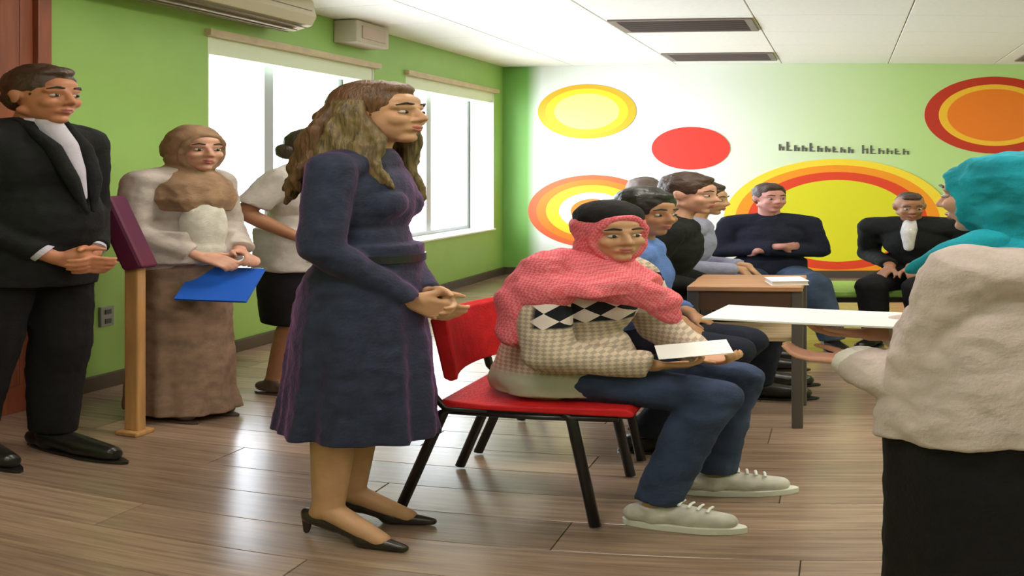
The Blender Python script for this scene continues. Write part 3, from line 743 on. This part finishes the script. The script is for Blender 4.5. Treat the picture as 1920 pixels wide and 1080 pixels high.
# ------------------------------------------------------------------ the child on the red chair
def check_sweater():
    m = bpy.data.materials.new('patterned_sweater'); m.use_nodes = True; nt = m.node_tree; b = nt.nodes['Principled BSDF']
    b.inputs['Roughness'].default_value = 0.9; b.inputs['Specular IOR Level'].default_value = 0.2
    tc = nt.nodes.new('ShaderNodeTexCoord')
    def mapped(rot, sc):
        mp = nt.nodes.new('ShaderNodeMapping'); mp.inputs['Rotation'].default_value = rot; mp.inputs['Scale'].default_value = sc
        nt.links.new(tc.outputs['Object'], mp.inputs['Vector']); return mp
    def checker(mp, s, c1, c2):
        c = nt.nodes.new('ShaderNodeTexChecker'); c.inputs['Scale'].default_value = s; c.inputs['Color1'].default_value = c1; c.inputs['Color2'].default_value = c2
        nt.links.new(mp.outputs[0], c.inputs['Vector']); return c
    dia = mapped((0, math.radians(45), 0), (1, 0.001, 1))
    fine = checker(dia, 95, (0.62, 0.50, 0.40, 1), (0.40, 0.33, 0.27, 1))
    big = checker(dia, 24, (0.012, 0.014, 0.02, 1), (0.72, 0.62, 0.60, 1))
    sx = nt.nodes.new('ShaderNodeSeparateXYZ'); nt.links.new(tc.outputs['Object'], sx.inputs[0])
    def rng_(out, a, b_, c, d):
        q = nt.nodes.new('ShaderNodeMapRange'); q.inputs['From Min'].default_value = a; q.inputs['From Max'].default_value = b_; q.inputs['To Min'].default_value = c; q.inputs['To Max'].default_value = d
        nt.links.new(out, q.inputs['Value']); return q.outputs[0]
    def mul(a, b_):
        q = nt.nodes.new('ShaderNodeMath'); q.operation = 'MULTIPLY'; nt.links.new(a, q.inputs[0]); nt.links.new(b_, q.inputs[1]); return q.outputs[0]
    # large diamonds in a panel on the upper chest
    msk = mul(mul(rng_(sx.outputs['Z'], 0.735, 0.745, 0, 1), rng_(sx.outputs['Z'], 0.915, 0.905, 0, 1)), rng_(sx.outputs['X'], 0.0, 0.012, 0, 1))
    mx = nt.nodes.new('ShaderNodeMix'); mx.data_type = 'RGBA'
    nt.links.new(msk, mx.inputs[0]); nt.links.new(fine.outputs[0], mx.inputs[6]); nt.links.new(big.outputs[0], mx.inputs[7])
    # plain sage band at the waist
    m2 = rng_(sx.outputs['Z'], 0.555, 0.535, 0, 1)
    mx2 = nt.nodes.new('ShaderNodeMix'); mx2.data_type = 'RGBA'; mx2.inputs[7].default_value = (0.46, 0.48, 0.38, 1)
    nt.links.new(m2, mx2.inputs[0]); nt.links.new(mx.outputs[2], mx2.inputs[6]); nt.links.new(mx2.outputs[2], b.inputs['Base Color'])
    return m
def scarf_mat():
    m = fabric('pink_checked_scarf', (0.62, 0.10, 0.13), noise=0.2)
    nt = m.node_tree; b = nt.nodes['Principled BSDF']; tc = nt.nodes.new('ShaderNodeTexCoord'); mp = nt.nodes.new('ShaderNodeMapping'); mp.inputs['Rotation'].default_value = (0.5, 0.5, 0.3)
    c = nt.nodes.new('ShaderNodeTexChecker'); c.inputs['Scale'].default_value = 170; c.inputs['Color1'].default_value = (0.74, 0.10, 0.14, 1); c.inputs['Color2'].default_value = (0.78, 0.24, 0.28, 1)
    nt.links.new(tc.outputs['Object'], mp.inputs[0]); nt.links.new(mp.outputs[0], c.inputs['Vector']); nt.links.new(c.outputs[0], b.inputs['Base Color']); return m
CHX, CHY = -0.62, 2.725
r = empty('person', (CHX, CHY, 0), 0, label='child in a pink headscarf, patterned sweater and jeans sitting on the nearest red chair', cat='person')
r['label'] = 'child in a pink checked headscarf, patterned sweater and jeans sitting on a red chair'
J = seated(k=0.84, seat=0.435, lean=0.09)
J['head'] = V(0.135, -0.075, 1.075); J['neck'] = V(0.075, -0.04, 0.955); J['chest'] = V(0.055, -0.02, 0.80)
J['hs'] = 0.84; J['R'] = headframe(-58, 4, 2); J['bust'] = 0; J['depth'] = 1.05
J['sh'] = [V(0.150, 0.075, 0.905), V(-0.005, -0.165, 0.900)]
J['el'] = [V(0.21, 0.15, 0.655), V(0.035, -0.235, 0.640)]
J['wr'] = [V(0.315, 0.0, 0.590), V(0.235, -0.150, 0.588)]
J['hip'] = [V(0.02, 0.085, 0.515), V(0.02, -0.085, 0.515)]
J['kn'] = [V(0.385, 0.085, 0.475), V(0.355, -0.125, 0.470)]
J['an'] = [V(0.335, 0.095, 0.09), V(0.245, -0.175, 0.09)]; J['to'] = [V(0.455, 0.11, 0.035), V(0.365, -0.195, 0.035)]
body(r, J, SK_A, voxel=0.005, ears=False, hands=[(V(0.8, -0.55, -0.1), V(0.1, -0.4, 0.9), 1, 35), (V(0.9, 0.30, -0.05), V(0, 0.4, 0.9), -1, 35)])
face_parts(r, J['head'], J['R'], J['hs'], HAIRB)
b = MB(); torso(b, J, 0.028)
for i in (0, 1): arm(b, J, i, 0.020, upto=0.92, loose=1.25)
b.loft([(V(0.02, -0.005, 0.66), 0.135, 0.165), (V(0.02, 0, 0.57), 0.155, 0.18), (V(0.015, 0, 0.50), 0.165, 0.185), (V(0.015, 0, 0.458), 0.160, 0.182)], n=48)
b.blob('sweater', check_sweater(), r, voxel=0.0065, smooth=3, fold=0.016, fsize=0.06)
b = MB()
for i in (0, 1): leg(b, J, i, 0.014, loose=1.3)
b.ell(V(0.0, 0, 0.525), (0.12, 0.165, 0.085))
b.blob('jeans', fabric('blue_jeans', (0.035, 0.05, 0.105), noise=0.45, nscale=9), r, voxel=0.0065, smooth=3, fold=0.014, fsize=0.05)
for i in (0, 1): shoe(r, J, i, mat('sneaker_cream', (0.55, 0.52, 0.48), rough=0.7, noise=0.3, nscale=18), mat('sneaker_white', (0.72, 0.71, 0.66), rough=0.6), size=1.08, sneaker=True)
SCARF = scarf_mat()
sc = hijab(r, J, SCARF, voxel=0.006, drape=False, fold=0.016)
b = MB(); nk = J['neck']
b.loft([(nk + V(-0.01, 0.0, 0.055), 0.070, 0.075), (nk + V(0.0, 0.0, 0.005), 0.100, 0.115), (nk + V(0.0, -0.005, -0.05), 0.155, 0.195), (nk + V(-0.005, -0.01, -0.10), 0.150, 0.205)], n=36, mod=lambda a, t: 1 + 0.05*t*math.sin(9*a))
b.chain([nk + V(0.03, -0.10, -0.075), nk + V(0.11, -0.095, -0.085), nk + V(0.165, -0.065, -0.135), nk + V(0.185, -0.05, -0.20)], [0.055, 0.056, 0.048, 0.028], squash=0.8)
b.chain([nk + V(-0.06, -0.12, 0.0), nk + V(-0.11, -0.15, -0.12), nk + V(-0.12, -0.16, -0.26)], [0.06, 0.055, 0.035])
b.ell(nk + V(-0.055, -0.165, -0.085), (0.075, 0.055, 0.07))
b.blob('scarf_drape', SCARF, r, voxel=0.0065, smooth=3, fold=0.022, fsize=0.05)
c_, R_, s_ = J['head'], J['R'], J['hs']
b = MB()
b.ell(c_ + R_ @ V(-0.026*s_, 0, 0.078*s_), (0.105*s_, 0.091*s_, 0.078*s_), R_, n=26, m=12)
b.blob('cap', fabric('black_cap', (0.014, 0.013, 0.014), noise=0.2), r, voxel=0.006, smooth=3, fold=0.006, fsize=0.03)

# ------------------------------------------------------------------ the girl in the turquoise headscarf
r = person(1882, 1.92, 158, 'girl in a turquoise headscarf, pale pink jacket and black skirt reaching out')
J = stand(1.37, heel=0.015, shw=0.155, hipw=0.075, child=1.08)
J['R'] = headframe(-10, 4); J['head'] = V(0.012, 0, 1.255); J['neck'] = V(-0.005, 0, 1.115)
J['sh'] = [V(0.0, 0.135, 1.035), V(0.0, -0.135, 1.035)]; J['chest'] = V(0.0, 0, 0.965); J['hs'] *= 1.08
Mi = (Matrix.Translation(r.location) @ Matrix.Rotation(r.rotation_euler.z, 4, 'Z')).inverted()
J['sh'][0] = Mi @ at(1822, 512, 1.80)
J['el'] = [Mi @ at(1722, 728, 1.86), V(0.10, -0.21, 0.84)]
J['wr'] = [Mi @ at(1606, 676, 1.99), V(0.25, -0.10, 0.83)]
d0 = Mi.to_3x3() @ V(-1, 0.22, 0.10); d0b = V(0.9, 0.4, 0.1)
body(r, J, SK_C, voxel=0.005, ears=False, hands=[(d0, V(0, 0, 1), 1, 16), (d0b, V(0, 0, 1), -1, 25)])
face_parts(r, J['head'], J['R'], J['hs'], HAIRD)
TURQ = fabric('turquoise_scarf', (0.012, 0.30, 0.40), noise=0.3, nscale=10)
hijab(r, J, TURQ, voxel=0.006, fold=0.030)
b = MB(); nk = J['neck']
b.chain([Mi @ at(1850, 452, 1.86), Mi @ at(1775, 478, 1.84), Mi @ at(1712, 505, 1.86)], [0.036, 0.028, 0.014]).blob('scarf_end', TURQ, r, voxel=0.006, fold=0.012, fsize=0.04)
b = MB(); torso(b, dict(J, neck=V(-0.005, 0, 1.085), chest=V(0, 0, 0.93)), 0.022)
for i in (0, 1): arm(b, J, i, 0.034, upto=0.86, loose=0.85)
b.cone(J['sh'][0], 0.070, V(-0.09, 0.06, 1.035), 0.080); b.cone(V(-0.09, 0.06, 1.035), 0.080, V(-0.07, -0.10, 1.03), 0.080)
b.loft([(V(0.0, 0, 0.98), 0.125, 0.165), (V(0.01, 0, 0.90), 0.150, 0.182), (V(0.01, 0, 0.78), 0.168, 0.192), (V(0.01, 0, 0.68), 0.182, 0.200), (V(0.01, 0, 0.622), 0.186, 0.202)], n=64, mod=lambda a, t: 1 + (0.015 + 0.02*t)*math.sin(8*a + 1 + t))
PJ = fabric('pink_grey_jacket', (0.58, 0.48, 0.47), noise=0.10, nscale=9)
b.blob('jacket', PJ, r, voxel=0.0065, smooth=3, fold=0.018, fsize=0.055)
q = J['el'][0].lerp(J['wr'][0], 0.80); e = (J['wr'][0] - J['el'][0]).normalized()
MB().cone(q, 0.050, J['wr'][0] + e*0.012, 0.042, False, False, n=24).blob('cuff', fabric('cuff_white', (0.74, 0.70, 0.68)), r, voxel=0.005, fold=0.006, fsize=0.03)
MB().loft([(V(0.01, 0, 0.74), 0.155, 0.170), (V(0.01, 0, 0.60), 0.172, 0.185), (V(0.01, 0, 0.35), 0.170, 0.187), (V(0.01, 0, 0.06), 0.172, 0.195)], n=64, mod=lambda a, t: 1 + 0.03*t*math.sin(11*a)).blob('skirt', fabric('black_skirt', (0.010, 0.009, 0.011)), r, voxel=0.008, smooth=3, fold=0.008, fsize=0.08)
for i in (0, 1): shoe(r, J, i, mat('shoe_black', (0.012, 0.010, 0.010)))

# ------------------------------------------------------------------ the people seated farther back
def sitter(loc, rz, J, label, skinm, hairm, topm, legm, male=True, hair='short', voxel=0.008, hands=True, thick=0.010, jacket=None, shirtfront=None, iris=True, shoem=None):
    r = empty('person', loc, math.radians(rz), label=label, cat='person')
    hd = [(J['kn'][i] - J['wr'][i], V(0, 0, -1) if i else V(0, 0, -1), (1 if i == 0 else -1)*-1, 22) for i in (0, 1)] if hands is True else hands
    J['bust'] = 0 if male else 1
    body(r, J, skinm, voxel=voxel, male=male, hands=hd)
    face_parts(r, J['head'], J['R'], J['hs'], hairm, iris=iris)
    if hair == 'short': short_hair(r, J, hairm, thick=thick, voxel=0.007)
    b = MB(); torso(b, J, 0.024, male)
    for i in (0, 1): arm(b, J, i, 0.018, upto=0.9)
    z = J['pelvis'].z
    b.loft([(J['pelvis'] + V(0.01, 0, 0.12), 0.14*J['k'], 0.175*J['k']), (J['pelvis'] + V(0.01, 0, -0.02), 0.145*J['k'], 0.185*J['k'])], n=32)
    b.blob('jacket' if jacket else 'shirt', topm, r, voxel=0.009, smooth=3, fold=0.016, fsize=0.07)
    if shirtfront is not None:
        nk = J['neck']; ch = J['chest']; dx = (0.108*J['k']*J['depth'] + 0.026)
        MB().chain([nk + V(0.055, 0, -0.01), nk.lerp(ch, 0.5) + V(dx*0.86, 0, 0), ch + V(dx*1.0, 0, -0.05)], [0.036, 0.036, 0.022]).blob('shirt_front', shirtfront, r, voxel=0.007, smooth=2)
    b = MB()
    for i in (0, 1): leg(b, J, i, 0.018, loose=1.2)
    b.ell(J['pelvis'] - V(0, 0, 0.005), (0.125*J['k'], 0.175*J['k'], 0.095*J['k']))
    b.blob('trousers', legm, r, voxel=0.009, smooth=3, fold=0.012, fsize=0.06)
    for i in (0, 1): shoe(r, J, i, shoem or mat('shoe_black', (0.012, 0.010, 0.010)))
    return r
DKNAVY = fabric('dark_navy', (0.014, 0.016, 0.032)); BLK = fabric('black_cloth', (0.010, 0.011, 0.011)); JEAN = fabric('blue_jeans2', (0.05, 0.075, 0.13), noise=0.4, nscale=9)
J = seated(k=0.92, seat=0.435, lean=0.05); J['R'] = headframe(-38, 6); J['hs'] = 0.86
J['kn'] = [V(0.33, 0.09, 0.48), V(0.31, -0.10, 0.48)]; J['an'] = [V(0.15, 0.1, 0.085), V(0.10, -0.1, 0.085)]; J['to'] = [V(0.27, 0.1, 0.035), V(0.22, -0.11, 0.035)]
sitter((-0.60, 3.31, 0), 0, J, 'dark haired person in a blue shirt sitting just behind the child in pink', SK_B, HAIRB, fabric('blue_shirt', (0.11, 0.20, 0.52), noise=0.2, nscale=12), DKNAVY, thick=0.016)
J = seated(k=1.0, seat=0.435, lean=0.11); J['R'] = headframe(-20, 6)
sitter((-0.66, 4.11, 0), 0, J, 'brown haired man in a black jacket sitting beyond the blue-shirted person', SK_C, mat('brown_hair', (0.055, 0.026, 0.016)), BLK, DKNAVY, jacket=True, thick=0.012)
J = seated(k=0.93, seat=0.435, lean=0.10); J['R'] = headframe(-15, 8)
J['wr'] = [V(0.30, 0.05, 0.66), V(0.29, -0.08, 0.655)]
sitter((-0.66, 4.67, 0), 0, J, 'man in a lavender shirt sitting beside the man in the black jacket', SK_A, mat('brown_hair', (0.055, 0.026, 0.016)), fabric('lavender_shirt', (0.34, 0.34, 0.50), noise=0.1), DKNAVY, thick=0.012)
J = seated(k=0.95, seat=0.435, lean=0.08); J['R'] = headframe(-10, 0)
sitter((-0.875, 5.42, 0), -72, J, 'grey haired person sitting at the far end of the row of red chairs', SK_C, mat('grey_hair', (0.16, 0.12, 0.11), rough=0.6, noise=0.2, nscale=30), fabric('grey_top', (0.20, 0.17, 0.17)), DKNAVY, thick=0.014)
# arms crossed, facing the room
J = seated(k=0.93, seat=0.41, lean=0.03, shw=0.170); J['R'] = headframe(22, 2); J['head'].x += 0.01
z0 = J['pelvis'].z
J['el'] = [V(0.05, 0.205, z0+0.185), V(0.05, -0.205, z0+0.185)]; J['wr'] = [V(0.185, -0.045, z0+0.205), V(0.205, 0.045, z0+0.235)]; J['hand'] = 0.85
J['kn'] = [V(0.40, 0.17, 0.49), V(0.40, -0.10, 0.47)]; J['an'] = [V(0.42, 0.24, 0.085), V(0.36, -0.10, 0.085)]; J['to'] = [V(0.54, 0.28, 0.035), V(0.49, -0.12, 0.035)]
sitter((-0.315, 5.42, 0), -86, J, 'man in a navy jacket sitting with crossed arms on the green bench', skin('skin_pink', (0.60, 0.28, 0.24)), mat('brown_hair', (0.055, 0.026, 0.016)), DKNAVY, JEAN, jacket=True, hands=[(V(-0.75, -1, 0.0), V(-1, 0.5, 0), 1, 20), (V(-0.75, 1, 0.0), V(-1, -0.5, 0), -1, 20)], thick=0.008)
J = seated(k=0.90, seat=0.41, lean=0.13, shw=0.215); J['R'] = headframe(30, 14); J['head'] = V(0.20, 0.0, 1.035); J['neck'] = V(0.13, 0, 0.915)
J['wr'] = [V(0.30, 0.04, 0.60), V(0.29, -0.05, 0.595)]
sitter((0.345, 5.46, 0), -112, J, 'balding man in a black suit with a white shirt leaning forward on the green bench', SK_D, mat('brown_hair', (0.055, 0.026, 0.016)), BLK, fabric('black_trousers', (0.008, 0.008, 0.009)), jacket=True, shirtfront=fabric('shirt_white', (0.62, 0.60, 0.60)), thick=-0.004)

# ------------------------------------------------------------------ furniture and things held
REDF = fabric('red_upholstery', (0.62, 0.016, 0.020), noise=0.12, nscale=25, rough=0.6)
BLKM = mat('black_metal', (0.012, 0.010, 0.012), rough=0.35, spec=0.5)
def make_chair():
    t = empty('chair', (CHX, CHY, 0), 0)
    seat = MB()
    prof = [(-0.20, 0.418), (0.20, 0.412), (0.205, 0.422), (0.19, 0.442), (0.05, 0.440), (-0.10, 0.436), (-0.20, 0.448)]
    seat.rings([[Vector((x, y, z)) for x, z in prof] for y in (-0.215, -0.20, 0.20, 0.215)]).build('seat', REDF, t, bevel=0.006)
    MB().box((-0.195, -0.205, 0.403), (0.19, 0.205, 0.416)).build('seat_pan', BLKM, t, bevel=0.003)
    b = MB(); rs = []
    for k in range(9):
        y = -0.22 + 0.055*k; c = 0.035*(y/0.22)**2
        rs.append([Vector((-0.225 + c + dx, y, z)) for dx, z in ((0, 0.53), (-0.012, 0.62), (-0.03, 0.75), (-0.012, 0.765), (0.006, 0.75), (0.022, 0.62), (0.03, 0.53), (0.015, 0.52))])
    b.rings(rs).build('backrest', REDF, t, smooth=False, bevel=0.004)
    for s in (-1, 1):
        MB().tube([(-0.17, s*0.205, 0.412), (-0.195, s*0.208, 0.40), (-0.29, s*0.215, 0.008)], 0.0125).build('leg', BLKM, t, smooth=True)
        MB().tube([(0.06, s*0.205, 0.412), (0.075, s*0.207, 0.40), (0.125, s*0.215, 0.008)], 0.0125).build('leg', BLKM, t, smooth=True)
        MB().tube([(-0.10, s*0.207, 0.409), (-0.19, s*0.212, 0.415), (-0.215, s*0.212, 0.46), (-0.228, s*0.205, 0.56)], 0.010).build('back_upright', BLKM, t, smooth=True)
        MB().tube([(-0.19, s*0.205, 0.402), (0.0, s*0.206, 0.398), (0.17, s*0.205, 0.402)], 0.010).build('side_rail', BLKM, t, smooth=True)
    return t
ch = make_chair()
grp = 'red chairs in a row'
tag(ch, 'red upholstered chair with splayed black legs under the child in pink', 'chair', grp)
for (x, y, lab) in ((-0.62, 3.31, 'red upholstered chair under the person in the blue shirt'), (-0.68, 4.11, 'red upholstered chair under the man in the black jacket'),
                    (-0.68, 4.67, 'red upholstered chair under the man in the lavender shirt'), (-0.875, 5.44, 'red upholstered chair under the grey haired person')):
    c = copy_tree(ch); c.location = (x, y, 0); c.rotation_euler.z = math.radians(-72) if y > 5 else 0; tag(c, lab, 'chair', grp)

# green bench by the mural wall
bn = empty('bench', (0.10, 5.47, 0), label='low lime green bench with dark legs under the two men before the mural', cat='bench')
MB().box((-0.68, -0.235, 0.35), (0.68, 0.235, 0.405)).build('seat', mat('lime_vinyl', (0.30, 0.52, 0.10), rough=0.45), bn, bevel=0.015)
MB().box((-0.66, -0.215, 0.31), (0.66, 0.215, 0.35)).build('rail', BLKM, bn)
for sx in (-1, 1):
    for sy in (-1, 1):
        MB().box((sx*0.60-0.02, sy*0.18-0.02, 0), (sx*0.60+0.02, sy*0.18+0.02, 0.31)).build('leg', mat('leg_cream', (0.45, 0.38, 0.28), rough=0.5), bn, bevel=0.003)

# wooden student desk
WOOD = mat('desk_wood', (0.42, 0.22, 0.11), rough=0.45, noise=0.3, nscale=5, stretch=(1, 8, 8))
WOODL = mat('desk_wood_pale', (0.50, 0.36, 0.20), rough=0.5, noise=0.25, nscale=5, stretch=(1, 8, 8))
dk = empty('desk', (-0.235, 3.72, 0), label='small brown wooden desk with a shelf beside the blue-shirted person', cat='desk')
MB().box((-0.20, -0.20, 0.70), (0.12, 0.20, 0.725)).build('desk_top', WOOD, dk, bevel=0.004)
MB().box((-0.17, -0.18, 0.60), (0.09, -0.165, 0.70)).build('apron', mat('desk_dark', (0.11, 0.055, 0.035), rough=0.5), dk)
MB().box((-0.17, -0.17, 0.44), (0.09, 0.17, 0.462)).build('shelf', WOODL, dk, bevel=0.003)
for sx in (-0.185, 0.105):
    for sy in (-0.17, 0.17):
        MB().box((sx-0.016, sy-0.016, 0), (sx+0.016, sy+0.016, 0.70)).build('leg', mat('desk_leg', (0.10, 0.085, 0.075), rough=0.5), dk, bevel=0.003)
nb = empty('notebook', (-0.165, 3.64, 0.725), math.radians(12), label='closed white notebook lying on the wooden desk', cat='notebook')
MB().box((-0.05, -0.07, 0.002), (0.05, 0.07, 0.020)).build('pages', mat('paper_cream', (0.75, 0.72, 0.66), rough=0.8), nb)
MB().box((-0.053, -0.073, 0.020), (0.053, 0.073, 0.0225)).build('cover', mat('paper_white', (0.82, 0.82, 0.82), rough=0.6), nb)
MB().box((-0.053, -0.073, 0.0), (0.053, 0.073, 0.002)).build('cover', mat('paper_white', (0.82, 0.82, 0.82)), nb)

# lectern
lec = empty('lectern', (-1.828, 2.955, 0), 0, label='wooden lectern with a slanted dark purple top between the suited man and the headscarf', cat='lectern')
lec['label'] = 'wooden post lectern with a steep dark purple top beside the suited man'
LW = mat('lectern_wood', (0.50, 0.27, 0.10), rough=0.4, noise=0.25, nscale=4, stretch=(8, 8, 0.8))
MB().box((-0.022, -0.022, 0.02), (0.022, 0.022, 0.86)).build('post', LW, lec, bevel=0.005)
MB().box((-0.035, -0.05, 0), (0.035, 0.05, 0.022)).build('base', LW, lec, bevel=0.006)
M = Matrix.Translation((0.0, 0, 1.0)) @ Matrix.Rotation(math.radians(17), 4, 'Y')
MB().box((-0.035, -0.045, -0.185), (0.035, 0.045, 0.185), Matrix.Translation((-0.035, 0, 1.005)) @ Matrix.Rotation(math.radians(-17), 4, 'Y')).build('top', mat('purple_cover', (0.085, 0.012, 0.075), rough=0.6, col2=(0.14, 0.012, 0.035), nscale=4), lec, bevel=0.012)

# blue folder in the headscarf woman's hands
fo = empty('folder', at(413, 533, 3.585), math.radians(8), label='bright blue folder held in front of the woman in the tan headscarf', cat='folder')
FM = Matrix.Rotation(math.radians(-50), 4, 'X')
BLU = mat('folder_blue', (0.015, 0.12, 0.62), rough=0.4)
MB().box((-0.105, -0.006, -0.11), (0.105, -0.003, 0.11), FM).build('cover', BLU, fo)
MB().box((-0.105, 0.003, -0.11), (0.105, 0.006, 0.11), FM).build('cover', BLU, fo)
MB().box((-0.10, -0.003, -0.10), (0.10, 0.003, 0.116), FM).build('papers', mat('paper_white', (0.82, 0.82, 0.82)), fo)

# white board handed over by the girl, and the child's paper
MB().box((-0.19, -0.10, -0.003), (0.19, 0.10, 0.003), Matrix.Rotation(math.radians(3.0), 4, 'Y') @ Matrix.Rotation(math.radians(-7), 4, 'Z')).build('white_board', mat('board_white', (0.86, 0.87, 0.88), rough=0.4), label='thin white board held flat in the outstretched hand of the girl in turquoise', cat='board', bevel=0.001)
wb = bpy.data.objects['white_board']; wb.location = (-0.025, 2.09, 0.880)
pp = MB().box((-0.075, -0.055, -0.001), (0.075, 0.055, 0.001)).build('paper_sheet', mat('paper_white', (0.82, 0.82, 0.82)), label='small white sheet of paper in the hands of the child in pink', cat='paper')
pp.location = at(1300, 655, 2.58); pp.rotation_euler = (math.radians(12), math.radians(-8), 0.2)
